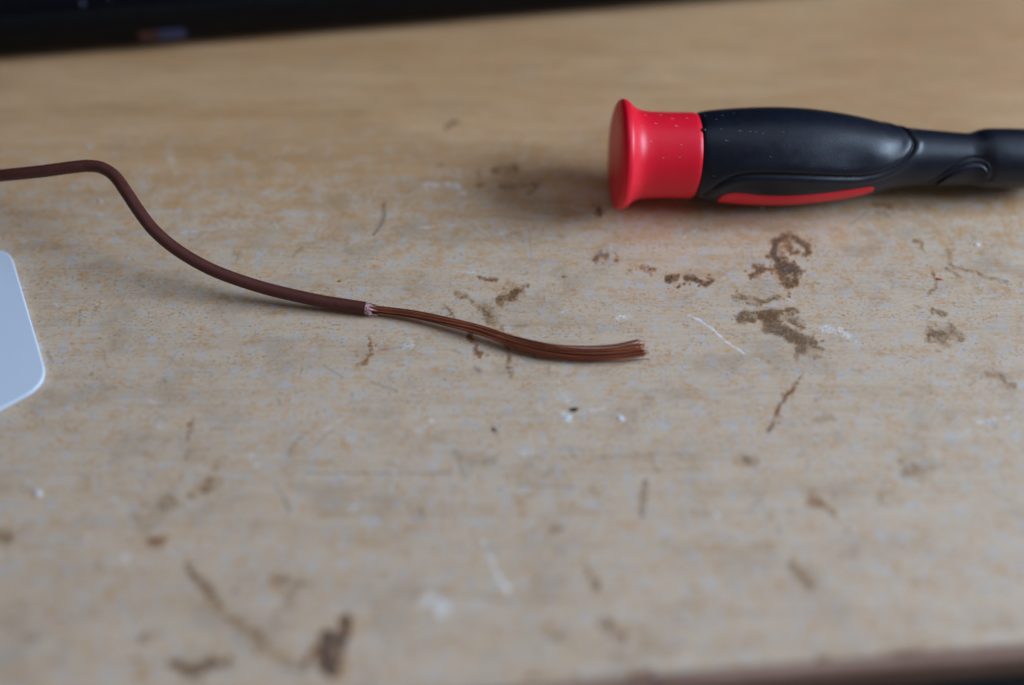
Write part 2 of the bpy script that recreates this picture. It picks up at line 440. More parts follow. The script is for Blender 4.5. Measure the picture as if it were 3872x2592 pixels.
def paint(PX, PY):
    """Returns (n,4) mark strengths for vertices seen at photograph pixels PX, PY."""
    out = np.zeros((len(PX), 4))
    soft = {Z7: 0.98, Z8: 0.92}
    WX = PX + 26 * (vnoise(PX, PY, 42, 1) - .5) + 16 * (vnoise(PX, PY, 15, 2) - .5)
    WY = PY + 26 * (vnoise(PX, PY, 42, 3) - .5) + 16 * (vnoise(PX, PY, 15, 4) - .5)
    dens = 0.70 + 0.7 * vnoise(PX, PY, 34, 7)
    marks = [(f, c, r * SCALE[f] * (1.15 if c == G_ and f in soft else 1), s * (soft.get(f, 1) if c == G_ else 1), [f(p) for p in pl]) for f, c, r, s, pl in MARKS]
    g = random.Random(3)
    for f, c, r, st, pl in list(marks):                       # ragged satellites round the stains
        if c in (B_, G_) and r > 6:
            ln = sum(math.hypot(q[0] - p[0], q[1] - p[1]) for p, q in zip(pl[:-1], pl[1:]))
            for _ in range(int(3 + ln / r * 1.6)):
                i = g.randrange(len(pl) - 1)
                t = g.random()
                x = pl[i][0] * (1 - t) + pl[i + 1][0] * t + g.gauss(0, 1.05 * r + 3)
                y = pl[i][1] * (1 - t) + pl[i + 1][1] * t + g.gauss(0, 0.9 * r + 3)
                k = r * g.uniform(.22, .55)
                marks.append((f, c, max(k, 4.5), st * g.uniform(.45, .85), [(x, y), (x + g.uniform(-1, 1) * r * .7, y + g.uniform(-1, 1) * r * .4)]))
    for i in range(230):                                     # short random scratches and specks of use
        x, y = g.uniform(-60, 3900), g.uniform(700, 2560)
        a, ln = g.uniform(0, math.pi), g.choice([6, 10, 14, 20, 35, 60, 110])
        marks.append((None, S_, g.uniform(3.4, 5.5), g.uniform(.12, .42), [(x, y), (x + ln * math.cos(a), y + ln * math.sin(a) * .7)]))
    for i in range(70):
        x, y = g.uniform(-60, 3900), g.uniform(800, 2500)
        a, ln = g.gauss(0, .6), g.choice([20, 40, 70, 130])
        marks.append((None, W_, 4.2, g.uniform(.3, .6), [(x, y), (x + ln * math.cos(a), y + ln * math.sin(a) * .7)]))
    for i in range(80):                                      # dusty pale patches, painted partly for the hazy sheen at lower left
        x, y = g.uniform(-80, 2600), g.uniform(1250, 2560)
        marks.append((None, W_, g.uniform(14, 46), g.uniform(.14, .30), [(x, y), (x + g.uniform(-70, 70), y + g.uniform(-60, 60))]))
    for i in range(60):
        x, y = g.uniform(-60, 3900), g.uniform(500, 2500)
        marks.append((None, g.choice([W_, G_, G_]), g.uniform(8, 30), g.uniform(.2, .42), [(x, y), (x + g.uniform(-60, 60), y + g.uniform(-25, 25))]))
    for _, c, r, s, pl in marks:
        xs, ys = [p[0] for p in pl], [p[1] for p in pl]
        R = r * 2.4
        m = np.nonzero((PX > min(xs) - R) & (PX < max(xs) + R) & (PY > min(ys) - R) & (PY < max(ys) + R))[0]
        if not len(m):
            continue
        qx, qy = (PX[m], PY[m]) if c == S_ or r < 6 else ((PX[m] + WX[m]) / 2, (PY[m] + WY[m]) / 2) if r < 13 else (WX[m], WY[m])
        best = np.full(len(m), 1e9)
        for (x0, y0), (x1, y1) in zip(pl[:-1], pl[1:]):
            dx, dy = x1 - x0, y1 - y0
            t = np.clip(((qx - x0) * dx + (qy - y0) * dy) / (dx * dx + dy * dy + 1e-9), 0, 1)
            best = np.minimum(best, np.hypot(qx - x0 - t * dx, qy - y0 - t * dy))
        v = s * np.clip(1.15 * np.exp(-0.9 * (best / r) ** 2), 0, 1.0) * (1 if r < 13 else dens[m]) if c != S_ else s * np.exp(-(best / r) ** 2)
        out[m, c] = np.maximum(out[m, c], v)
    return out


desk = empty('desk', (0, 0.15, -0.012), 'worn beech desk top with brown burn stains, scratches and ray flecks', 'desk')


def build_desk_top():
    fx = np.arange(-0.150, 0.1501, 0.0003)
    gx = np.concatenate([np.linspace(-0.75, -0.155, 24), fx, np.linspace(0.155, 0.60, 20)])
    # distance behind the front edge
    rise = [(-0.0, -0.0005), (0.0004, -0.0001), (0.0010, 0.0)]
    fs = np.arange(0.0013, 0.200, 0.0003)
    gs = np.concatenate([[r[0] for r in rise], fs, np.linspace(0.205, 0.62, 20)])
    z = np.concatenate([[r[1] for r in rise], np.zeros(len(gs) - len(rise))])
    X, S = np.meshgrid(gx, gs, indexing='ij')
    Y = edge_y(X) + S
    Z = np.broadcast_to(z, X.shape).copy()
    V = np.stack([X, Y, Z], -1)
    # to photograph pixels
    dep = Y * CP + CAM_Z * SP
    PX = W / 2 + F * X / dep
    PY = H / 2 - F * (Y * SP - CAM_Z * CP) / dep
    st = paint(PX.ravel(), PY.ravel())
    me = grid_mesh('desk_top', V)
    a = me.color_attributes.new('stains', 'FLOAT_COLOR', 'POINT')
    a.data.foreach_set('color', np.concatenate([st[:, :3], np.ones((len(st), 1))], 1).astype(np.float32).ravel())
    a = me.attributes.new('scratches', 'FLOAT', 'POINT')
    a.data.foreach_set('value', st[:, 3].astype(np.float32))
    # the area used most, in the middle and towards the front, has lost its lacquer
    yy = Y.ravel()
    wear = np.clip((0.200 - yy) / 0.085, 0, 1)
    wear = wear * wear * (3 - 2 * wear)
    a = me.attributes.new('wear', 'FLOAT', 'POINT')
    a.data.foreach_set('value', wear.astype(np.float32))
    return link('desk_top', me, M_WOOD, desk)


build_desk_top()

# solid lipping along the front edge, pinkish brown
n = NT('edge_wood')
v = n.coord((60, 300, 900))
c = n.mix(n.step(n.noise(v, 1, 5, 0.6), 0.35, 0.65), (0.30, 0.165, 0.120, 1), (0.42, 0.260, 0.195, 1))
c = n.mix(n.step(n.noise(n.coord((110, 200, 200)), 1, 4, 0.6), 0.55, 0.7, 0, 0.6), c, (0.10, 0.055, 0.04, 1))
M_EDGE = n.out(c, 0.55, 0, 0.35)


def build_edge():
    prof = [(0.0000, -0.0008), (-0.0006, -0.0010), (-0.0013, -0.0016), (-0.0018, -0.0026), (-0.0020, -0.0040), (-0.0020, -0.0090),
            (-0.0016, -0.0104), (-0.0006, -0.0112), (0.0030, -0.0112), (0.0030, -0.0008)]
    xs = np.linspace(-0.75, 0.60, 400)
    P = np.zeros((len(xs), len(prof), 3))
    for j, (s, z) in enumerate(prof):
        P[:, j, 0] = xs
        P[:, j, 1] = edge_y(xs) + s + NR.normal(0, 0.00006, len(xs))
        P[:, j, 2] = z
    return link('edge_strip', grid_mesh('edge_strip', P, closed_v=True), M_EDGE, desk)


build_edge()
# core board under the top
xs = (-0.75, 0.60)
core = [(x, edge_y(x) + s, z) for z in (-0.0112, -0.0012) for x, s in ((xs[0], .0032), (xs[1], .0032), (xs[1], .62), (xs[0], .62))]
link('core_board', mesh_from('core_board', core, [(3, 2, 1, 0), (4, 5, 6, 7), (0, 1, 5, 4), (1, 2, 6, 5), (2, 3, 7, 6), (3, 0, 4, 7)]), M_EDGE, desk, smooth=False)

# floor far below the desk
M_FLOOR = plain('dark_floor', (0.010, 0.010, 0.011), (0.016, 0.015, 0.015), 6, 0.8, spec=0.1)
fl = link('floor', mesh_from('floor', [(-4, -4, -0.75), (4, -4, -0.75), (4, 4, -0.75), (-4, 4, -0.75)], [(0, 1, 2, 3)]), M_FLOOR, smooth=False)
tag(fl, kind='structure')

# ------------------------------------------------------------------ black device at the back
M_BLACK = plain('black_plastic', (0.004, 0.004, 0.005), (0.006, 0.006, 0.007), 300, 0.5, spec=0.14, bump=0.2)
M_NAVY = plain('dark_gloss_plastic', (0.004, 0.006, 0.010), (0.006, 0.008, 0.013), 200, 0.55, spec=0.12, bump=0.15)
M_STRED = plain('sticker_red', (0.055, 0.018, 0.018), (0.065, 0.022, 0.022), 900, 0.4)
M_STBLUE = plain('sticker_blue', (0.030, 0.042, 0.100), (0.040, 0.052, 0.120), 900, 0.35)

D0, D1 = at(0, 244, 0.0), at(2400, 46, 0.0)
ddir = (D1 - D0).normalized()
dback = Vector((-ddir.y, ddir.x, 0))
dev = empty('monitor', D0, 'black framed dark screen standing at the back of the desk, out of focus', 'monitor')


def dev_pt(u, w, z):
    return D0 + ddir * u + dback * w + Vector((0, 0, z))


def build_device():
    # frame: lower bar with rounded front edges, then the leaning dark screen set between the side bars
    us = np.linspace(-0.16, 0.30, 60)
    lean = 0.09
    bar = [(0.0045, 0.0012), (0.0016, 0.0016), (0.0004, 0.0026), (0.0, 0.0040), (0.0, 0.0098), (0.0004, 0.0108), (0.0013, 0.0114), (0.0030, 0.0116), (0.026, 0.0116), (0.026, 0.0012)]
    P = np.array([[tuple(dev_pt(u, w, z)) for (w, z) in bar] for u in us])
    link('lower_frame', grid_mesh('lower_frame', P, closed_v=True), M_BLACK, dev)

    def slab(name, mat, u0, u1, z0, z1, w0, w1):
        c = [(u0, z0), (u1, z0), (u1, z1), (u0, z1)]
        v = [tuple(dev_pt(u, w0 + (z - 0.0116) * lean, z)) for u, z in c] + [tuple(dev_pt(u, w1 + (z - 0.0116) * lean, z)) for u, z in c]
        f = [(3, 2, 1, 0), (4, 5, 6, 7), (0, 1, 5, 4), (1, 2, 6, 5), (2, 3, 7, 6), (3, 0, 4, 7)]
        link(name, mesh_from(name, v, f), mat, dev, smooth=False)

    slab('screen', M_NAVY, -0.148, 0.288, 0.0117, 0.240, 0.0034, 0.006)  # unseen height made tall to block light from behind
    slab('side_frame', M_BLACK, -0.160, -0.1482, 0.0117, 0.252, 0.0012, 0.02)
    slab('side_frame', M_BLACK, 0.2882, 0.300, 0.0117, 0.252, 0.0012, 0.02)
    slab('upper_frame', M_BLACK, -0.148, 0.288, 0.2402, 0.252, 0.0012, 0.02)
    slab('back_cover', M_BLACK, -0.148, 0.288, 0.0117, 0.240, 0.0062, 0.024)


build_device()


def front_u(px, py, z):
    """Distance along the device front at which pixel (px,py) meets its front plane."""
    a, b = (px - W / 2) / F, (H / 2 - py) / F
    d = Vector((a, CP + b * SP, -SP + b * CP))
    o = Vector((0, 0, CAM_Z))
    k = (D0 - o).dot(dback) / d.dot(dback)
    p = o + d * k
    return (p - D0).dot(ddir), p.z


def plate(name, mat, u0, u1, z0, z1, parent, th=0.0003):
    c = [(u0, z0), (u1, z0), (u1, z1), (u0, z1)]
    v = [tuple(dev_pt(u, 0.0002, z)) for u, z in c] + [tuple(dev_pt(u, -th, z)) for u, z in c]
    f = [(4, 5, 6, 7), (0, 1, 5, 4), (1, 2, 6, 5), (2, 3, 7, 6), (3, 0, 4, 7)]
    return link(name, mesh_from(name, v, f), mat, parent, smooth=False)


ua, za = front_u(528, 140, 0)
ub, zb = front_u(603, 136, 0)
uc, zc = front_u(702, 128, 0)
zlo = max(0.0030, min(za, zb, zc) - 0.0012)
plate('front_sticker', M_STRED, ua, ub - 0.0001, zlo, zlo + 0.0028, dev)['label'] = 'small dull red sticker on the front'
plate('front_sticker', M_STBLUE, ub + 0.0001, uc, zlo, zlo + 0.0028, dev)['label'] = 'small blue sticker on the front'
for k in (-0.12, 0.07, 0.26):
    for w in (0.009, 0.021):
        P = []
        for z in (0, 0.0012):
            P += [tuple(dev_pt(k + a, w + b, z)) for a, b in ((-.006, -.003), (.006, -.003), (.006, .003), (-.006, .003))]
        f = [(3, 2, 1, 0), (4, 5, 6, 7)] + [(i, (i + 1) % 4, 4 + (i + 1) % 4, 4 + i) for i in range(4)]
        link('rubber_foot', mesh_from('rubber_foot', P, f), M_BLACK, dev, smooth=False)

# ------------------------------------------------------------------ screwdriver
n = NT('red_plastic')
v = n.coord()
c = n.mix(n.noise(v, 180, 3), (0.86, 0.008, 0.028, 1), (0.92, 0.012, 0.036, 1))
n.bump(n.noise(v, 3500, 3), 0.15, 0.00006)
M_RED = n.out(c, n.math('ADD', n.math('MULTIPLY', n.noise(v, 500, 4), 0.16), 0.30), 0, 0.38)
M_RED.node_tree.nodes['Principled BSDF'].inputs['Subsurface Weight'].default_value = 0.15
M_RED.node_tree.nodes['Principled BSDF'].inputs['Subsurface Radius'].default_value = (1.0, 0.15, 0.1)
M_RED.node_tree.nodes['Principled BSDF'].inputs['Subsurface Scale'].default_value = 0.0015
M_RUBBER = plain('black_rubber', (0.0050, 0.0065, 0.0140), (0.008, 0.0098, 0.0200), 260, 0.38, spec=0.38, bump=0.25, bscale=3000)
M_STEEL = plain('steel', (0.5, 0.5, 0.5), (0.6, 0.6, 0.6), 300, 0.3, metal=1.0)
M_NICK = plain('scuffed_red_plastic', (0.72, 0.30, 0.34), (0.80, 0.45, 0.50), 900, 0.5)
M_NICKB = plain('scuffed_rubber', (0.07, 0.075, 0.09), (0.20, 0.21, 0.25), 900, 0.5)

R_FL = 12.2
SCL = 0.918 / 1000
base_pt = at(2318, 586, R_FL * SCL)
yaw = math.radians(1.7)
drop = math.radians(2.2)
AX = Vector((math.cos(yaw) * math.cos(drop), math.sin(yaw) * math.cos(drop), -math.sin(drop)))
NY = Vector((-math.sin(yaw), math.cos(yaw), 0))           # horizontal, away from the camera
NZ = AX.cross(NY)
VIEW_EL = math.radians(41.0)                              # elevation at which the camera sees the handle
driver = empty('screwdriver', (base_pt.x, base_pt.y, 0), 'red and black precision screwdriver with flared red end cap', 'screwdriver')


def ax_pt(s, r, phi):
    """s, r in mm; phi: angle round the axis from the side that faces the camera, up positive."""
    a = VIEW_EL + phi
    return base_pt + AX * (s * SCL) + (NY * (-math.cos(a)) + NZ * math.sin(a)) * (r * SCL)


def ax_grid(s, r, phi):
    a = VIEW_EL + phi
    b, x, y, z = (np.array(q) for q in (base_pt, AX, NY, NZ))
    return b + x * (s * SCL)[..., None] + (y * (-np.cos(a))[..., None] + z * np.sin(a)[..., None]) * (r * SCL)[..., None]


CAP = [(-0.1, 0.01), (-0.05, 4.0), (0.05, 7.5), (0.22, 9.6), (0.45, 10.6), (0.75, 11.4), (1.1, 11.9), (1.5, 12.15), (1.9, 12.2), (2.6, 12.0),
       (3.3, 11.45), (4.0, 10.85), (4.8, 10.3), (5.8, 9.88), (7.2, 9.62), (9.0, 9.5), (13, 9.45), (16.8, 9.5), (17.8, 9.4), (18.3, 9.1), (18.4, 8.4)]


def revolve(prof, nphi=128):
    p = catmull(prof, 5)
    ph = np.linspace(0, 2 * math.pi, nphi, endpoint=False)
    S = np.repeat(p[:, :1], nphi, 1)
    R = np.maximum(np.repeat(p[:, 1:2], nphi, 1), 0.005)
    return ax_grid(S, R, np.broadcast_to(ph, S.shape))


cap = link('end_cap', grid_mesh('end_cap', revolve(CAP), closed_v=True), M_RED, driver)

GRIP = [(18.0, 8.2), (18.25, 8.9), (18.7, 9.4), (20, 9.75), (23, 10.15), (28, 10.55), (33, 10.8), (37, 10.85), (42, 10.7), (47, 10.25), (52, 9.55),
        (57, 8.65), (61, 7.75), (64, 7.1), (67, 6.65), (71, 6.3), (75, 6.0), (78.5, 5.75), (80.5, 5.65), (82, 5.85), (83.5, 6.35), (85, 6.65), (88, 6.75),
        (94, 6.7), (99, 6.4), (102, 5.4), (103, 3.5), (103, 1.5)]
gp = catmull(GRIP, 12)
_sg = np.concatenate([[0], np.cumsum(np.hypot(*np.diff(gp, axis=0).T))])


def grip_r(s):
    m = gp[:, 0] < 102.5
    return np.interp(s, gp[m, 0], gp[m, 1])


def cy(s):                                                  # row of the axis in the close-up crop
    return np.interp(s, [0, 35, 55, 64, 76, 87], [397, 392, 395, 398, 402, 411])


def crop(p):
    """Close-up crop pixel -> (s, phi) on the handle."""
    s = (p[0] - 190) * 0.042
    r = float(grip_r(max(s, 18.7))) / 0.042
    q = max(-1.0, min(1.0, (float(cy(s)) - p[1]) / r))
    return s, math.asin(q)


def surf_dist(S, PHI, R, line):
    best = np.full(S.shape, 1e9)
    side = np.zeros(S.shape)
    for (s0, p0), (s1, p1) in zip(line[:-1], line[1:]):
        dx, dy = s1 - s0, (p1 - p0) * 9.0
        ux, uy = S - s0, (PHI - p0) * 9.0
        t = np.clip((ux * dx + uy * dy) / (dx * dx + dy * dy + 1e-9), 0, 1)
        d = np.hypot(ux - t * dx, uy - t * dy)
        sg = np.sign(dx * uy - dy * ux)
        m = d < best
        side[m] = sg[m]
        best = np.minimum(best, d)
    return best, side


pad = [crop(p) for p in [(668, 600), (690, 570), (730, 535), (790, 505), (860, 490), (950, 486), (1100, 488), (1250, 494), (1400, 499), (1500, 495), (1600, 472), (1680, 430), (1735, 375), (1758, 320), (1745, 280)]]
pad += [(64.2, 1.25), (63.0, 1.6), (61.5, 2.1), (61.5, 2.6)]
pad = [tuple(q) for q in catmull(pad, 5)]
but = [crop(p) for p in [(1890, 532), (1930, 490), (1990, 440), (2060, 408), (2120, 404), (2170, 425), (2200, 470), (2205, 520)]]
but = [tuple(q) for q in catmull(but, 5)]
seam2 = [tuple(q) for q in catmull([crop(p) for p in [(760, 545), (860, 512), (1000, 504), (1200, 512), (1400, 520), (1540, 515)]], 5)]


def grip_surface(S, PHI):
    R = grip_r(S) * np.ones_like(PHI)
    d, side = surf_dist(S, PHI, R, pad)
    R = R - 0.55 * np.exp(-(d / 0.42) ** 2)
    R = R + np.where(side > 0, 0.22 * np.exp(-((d - 1.3) / 1.3) ** 2), 0.16 * np.exp(-((d - 1.2) / 0.7) ** 2))
    d2, _ = surf_dist(S, PHI, R, but)
    R = R - 0.34 * np.exp(-(d2 / 0.50) ** 2)
    # shallow finger flat on the pad, near its front
    R = R - 0.40 * np.exp(-((S - 47) / 8) ** 2 - ((PHI - 0.12) / 0.30) ** 2)
    R = R + 0.30 * np.exp(-((S - 57) / 4.0) ** 2 - ((PHI - 0.05) / 0.35) ** 2)
    return R


def build_grip():
    nphi = 300
    s_f = np.concatenate([[18.0, 18.2], np.arange(18.3, 99.0, 0.22)])
    ph = np.linspace(-math.pi, math.pi, nphi, endpoint=False)
    S, PH = np.meshgrid(s_f, ph, indexing='ij')
    R = grip_surface(S, PH)
    R[0] = 8.2
    tail = [(99.8, 6.3), (101, 5.9), (102, 5.4), (102.7, 4.5), (103, 3.4), (103, 0.05)]
    for s, r in tail:
        S = np.vstack([S, np.full((1, nphi), s)])
        PH = np.vstack([PH, PH[:1]])
        R = np.vstack([R, np.full((1, nphi), r)])
    return link('grip', grid_mesh('grip', ax_grid(S, R, PH), closed_v=True), M_RUBBER, driver)


grip = build_grip()


def patch(name, mat, top, bot, lift, parent, nv=16, edge=0.22, nu=90):
    """A raised inlay between two curves (crop pixels) given at shared x."""
    top = catmull([crop(p) for p in top], 10)
    bot = catmull([crop(p) for p in bot], 10)
    t = np.linspace(0, 1, nu)
    def rs(c):
        k = np.linspace(0, 1, len(c))
        return np.stack([np.interp(t, k, c[:, 0]), np.interp(t, k, c[:, 1])], -1)
    a, b = rs(top), rs(bot)
    v = np.linspace(0, 1, nv)
    S = a[:, None, 0] * (1 - v) + b[:, None, 0] * v
    PH = a[:, None, 1] * (1 - v) + b[:, None, 1] * v
    ev = np.minimum(v, 1 - v)[None, :] * 2
    et = np.minimum(t, 1 - t)[:, None] * 2 * 6
    e = np.clip(np.minimum(ev / 0.35, et / 0.5), 0, 1)
    e = np.sqrt(1 - (1 - e) ** 2)
    R = grip_surface(S, PH) - 0.15 + (lift + 0.15) * e
    return link(name, grid_mesh(name, ax_grid(S, R, PH)), mat, parent)


patch('red_inlay', M_RED,
      [(750, 620), (758, 600), (785, 585), (840, 580), (950, 590), (1100, 592), (1250, 583), (1400, 566), (1500, 553), (1550, 549), (1570, 556), (1578, 568)],
      [(750, 622), (756, 634), (785, 642), (840, 647), (950, 652), (1100, 650), (1250, 640), (1400, 622), (1500, 604), (1550, 590), (1570, 580), (1578, 570)],
      0.14, driver)
patch('thumb_button', M_RUBBER,
      [(1938, 535), (1965, 498), (2010, 463), (2060, 438), (2110, 430), (2150, 445), (2175, 480), (2184, 530)],
      [(1938, 537), (1965, 542), (2010, 546), (2060, 548), (2110, 548), (2150, 547), (2175, 545), (2184, 532)],
      0.55, driver, nv=20)
bm = bmesh.new()
bmesh.ops.create_icosphere(bm, subdivisions=2, radius=1)
for v_ in bm.verts:
    q = ax_pt(18.45 + v_.co.x * 0.55, float(grip_r(18.6)) + 0.05 + v_.co.z * 0.40, 0.62 + v_.co.y * 0.055)
    v_.co = q
me = bpy.data.meshes.new('moulding_nub')
bm.to_mesh(me)
bm.free()
link('moulding_nub', me, M_RUBBER, driver)
# chuck and blade beyond the picture
P = revolve([(102.8, 3.0), (103.0, 3.1), (108, 3.1), (109, 2.2), (109.2, 1.5), (140, 1.5), (141, 1.2), (141, 0.05)], 32)
link('blade', grid_mesh('blade', P, closed_v=True), M_STEEL, driver)


def nicks(name, pts, parent, on_cap):
    """Little crescents of scuffed plastic on the surface."""
    bm = bmesh.new()
    for (x, y, ln) in pts:
        s = (x - 190) * 0.042
        if on_cap:
            p = catmull(CAP, 5)
            k = np.argsort(p[35:, 0])
            r = float(np.interp(s, p[35:, 0][k], p[35:, 1][k]))
        else:
            r = None
        rr = (r if on_cap else float(grip_r(s)))
        phi = math.asin(max(-.97, min(.97, (float(cy(s)) - y) * 0.042 / rr)))
        prev = None
        for i in range(5):
            t = i / 4
            ds = ln * (t - 0.5) * 0.042 * 0.7 + (0.12 if i > 2 else 0)
            dp = ln * (0.35 - t + (t > 0.7) * 0.5) * 0.042 / rr * 0.7
            rq = rr if on_cap else float(grip_surface(np.array([s + ds]), np.array([phi + dp]))[0])
            w = 0.05 + 0.10 * math.sin(math.pi * t)
            q = [bm.verts.new(ax_pt(s + ds + a, rq + h, phi + dp + b)) for a, h, b in ((-w, -.03, 0), (0, .05, w / rr), (w, -.03, 0))]
            if prev:
                bm.faces.new((prev[0], q[0], q[1], prev[1]))
                bm.faces.new((prev[1], q[1], q[2], prev[2]))
            prev = q
    me = bpy.data.meshes.new(name)
    bm.to_mesh(me)
    bm.free()
    o = link(name, me, M_NICK if on_cap else M_NICKB, parent)
    o['kind'] = 'stuff'
    return o


nicks('scuff_marks', [(335, 193, 12), (420, 190, 16), (475, 208, 14), (382, 236, 13), (488, 248, 16), (552, 205, 8), (350, 328, 10), (508, 343, 12), (500, 406, 12), (415, 410, 6), (300, 250, 7), (262, 470, 7)], cap, True)
nicks('scuff_marks', [(738, 318, 20), (810, 268, 15), (860, 270, 12), (890, 272, 11), (925, 280, 8), (735, 188, 10), (800, 175, 7), (715, 260, 8), (700, 210, 8), (962, 395, 12), (1365, 455, 12), (1365, 388, 8), (1510, 200, 8), (1030, 270, 7), (650, 190, 7), (683, 497, 7)], grip, False)

# ------------------------------------------------------------------ brown wire
M_INS = plain('brown_insulation', (0.090, 0.027, 0.021), (0.105, 0.033, 0.026), 500, 0.42, spec=0.22, bump=0.12)
M_TORN = plain('torn_insulation', (0.40, 0.16, 0.16), (0.70, 0.48, 0.48), 2500, 0.55, spec=0.4)
n = NT('dull_copper')
oi = n.n('ShaderNodeObjectInfo')
cv = n.math('ADD', n.math('MULTIPLY', oi.outputs['Random'], 0.75), n.math('MULTIPLY', n.noise(n.coord(), 260, 3), 0.35))
M_COPPER = n.out(n.mix(n.step(cv, 0.15, 0.95), (0.120, 0.028, 0.014, 1), (0.62, 0.190, 0.090, 1)), 0.34, 0.5, 0.5)

w_pts = [((-700, 300), 1.2), ((-420, 275), 4), ((-200, 258), 8), ((0, 235), 11.5), ((200, 215), 13), ((400, 189), 14), ((480, 183), 14.2), ((550, 194), 14.2), ((620, 240), 13.8), ((690, 338), 12.8),
         ((750, 428), 11.6), ((830, 530), 10.0), ((950, 632), 8.0), ((1100, 722), 6.2), ((1250, 785), 4.8), ((1450, 848), 3.3), ((1700, 905), 2.2), ((1850, 930), 1.7), ((1985, 951), 1.45)]
wpath = catmull([at(*Z3(p), z / 1000) for p, z in w_pts], 14)
wire = empty('electric_wire', tuple(at(*Z3((1985, 951)), 0)), 'brown insulated wire stripped at one end to bare copper strands', 'wire')
link('insulation', tube('insulation', wpath, 0.00122, 20), M_INS, wire)

# jagged torn lip round the cut
end, prevp = Vector(wpath[-1]), Vector(wpath[-6])
wd = (end - prevp).normalized()
ws = wd.cross(Vector((0, 0, 1))).normalized()
wu = ws.cross(wd)


def torn():
    bm = bmesh.new()
    nn = 26
    inn, mid, tip = [], [], []
    for j in range(nn):
        a = 2 * math.pi * j / nn
        rad = ws * math.cos(a) + wu * math.sin(a)
        L = rnd.choice([0.0002, 0.0005, 0.0008, 0.0010, 0.0014])
        if -0.9 < math.cos(a) and math.sin(a) < -0.3 and math.cos(a) > 0.1:
            L += rnd.uniform(0.0006, 0.0018)
        if math.sin(a) > 0.2 and j % 3 == 0:
            L += 0.0006
        inn.append(bm.verts.new(end - wd * 0.0004 + rad * 0.00124))
        mid.append(bm.verts.new(end + wd * L * 0.4 + rad * (0.00124 + rnd.uniform(-.00012, .00006))))
        tip.append(bm.verts.new(end + wd * L + rad * rnd.uniform(0.00080, 0.00112)))
    for j in range(nn):
        k = (j + 1) % nn
        bm.faces.new((inn[j], inn[k], mid[k], mid[j]))
        bm.faces.new((mid[j], mid[k], tip[k], tip[j]))
    cen = [bm.verts.new(end + wd * rnd.uniform(-.0002, .0003) + (ws * math.cos(2 * math.pi * j / nn) + wu * math.sin(2 * math.pi * j / nn)) * 0.00078) for j in range(nn)]
    for j in range(nn):
        k = (j + 1) % nn
        bm.faces.new((tip[j], tip[k], cen[k], cen[j]))
    for j in range(14):                                       # shreds
        a = rnd.uniform(0, 2 * math.pi)
        rad = ws * math.cos(a) + wu * math.sin(a)
        tg = ws * -math.sin(a) + wu * math.cos(a)
        p = end + rad * 0.0011 + wd * rnd.uniform(-.0001, .0004)
        L = rnd.uniform(.0005, .0013)
        q = [bm.verts.new(p + tg * .00012), bm.verts.new(p - tg * .00012), bm.verts.new(p + rad * .0002), bm.verts.new(p + wd * L + rad * rnd.uniform(-.0003, .0005) + tg * rnd.uniform(-.0004, .0004))]
        bm.faces.new((q[0], q[1], q[3]))
        bm.faces.new((q[1], q[2], q[3]))
        bm.faces.new((q[2], q[0], q[3]))
    me = bpy.data.meshes.new('torn_rim')
    bm.to_mesh(me)
    bm.free()
    return link('torn_rim', me, M_TORN, wire, smooth=False)


torn()

# copper strands: centre line (crop pixels), height, half width, half thickness in mm
cl = [((90, 218), 1.48, .66, .66, 0), ((190, 230), 1.42, .68, .68, 0), ((300, 242), 1.40, .74, .72, .15), ((500, 268), 1.45, .82, .70, .3), ((700, 310), 1.60, .90, .66, .5), ((950, 372), 1.75, 1.05, .62, .8), ((1100, 420), 1.75, 1.18, .58, .95),
      ((1250, 474), 1.6, 1.32, .52, 1.0), ((1500, 535), 1.25, 1.52, .46, 1.05), ((1750, 562), .95, 1.66, .42, 1.1), ((2000, 556), .80, 1.74, .40, 1.1), ((2190, 528), .75, 1.98, .40, 1.1)]
cc = catmull([tuple(at(*Z2(p), z / 1000)) + (w / 1000, h / 1000, tw) for p, z, w, h, tw in cl], 8)
ct = np.gradient(cc[:, :3], axis=0)
ct /= np.linalg.norm(ct, axis=1)[:, None]
cs = np.cross(ct, [0, 0, 1.0])
cs /= np.linalg.norm(cs, axis=1)[:, None]
cu = np.cross(cs, ct)
NS = 48
TT = np.linspace(0, 1, len(cc))
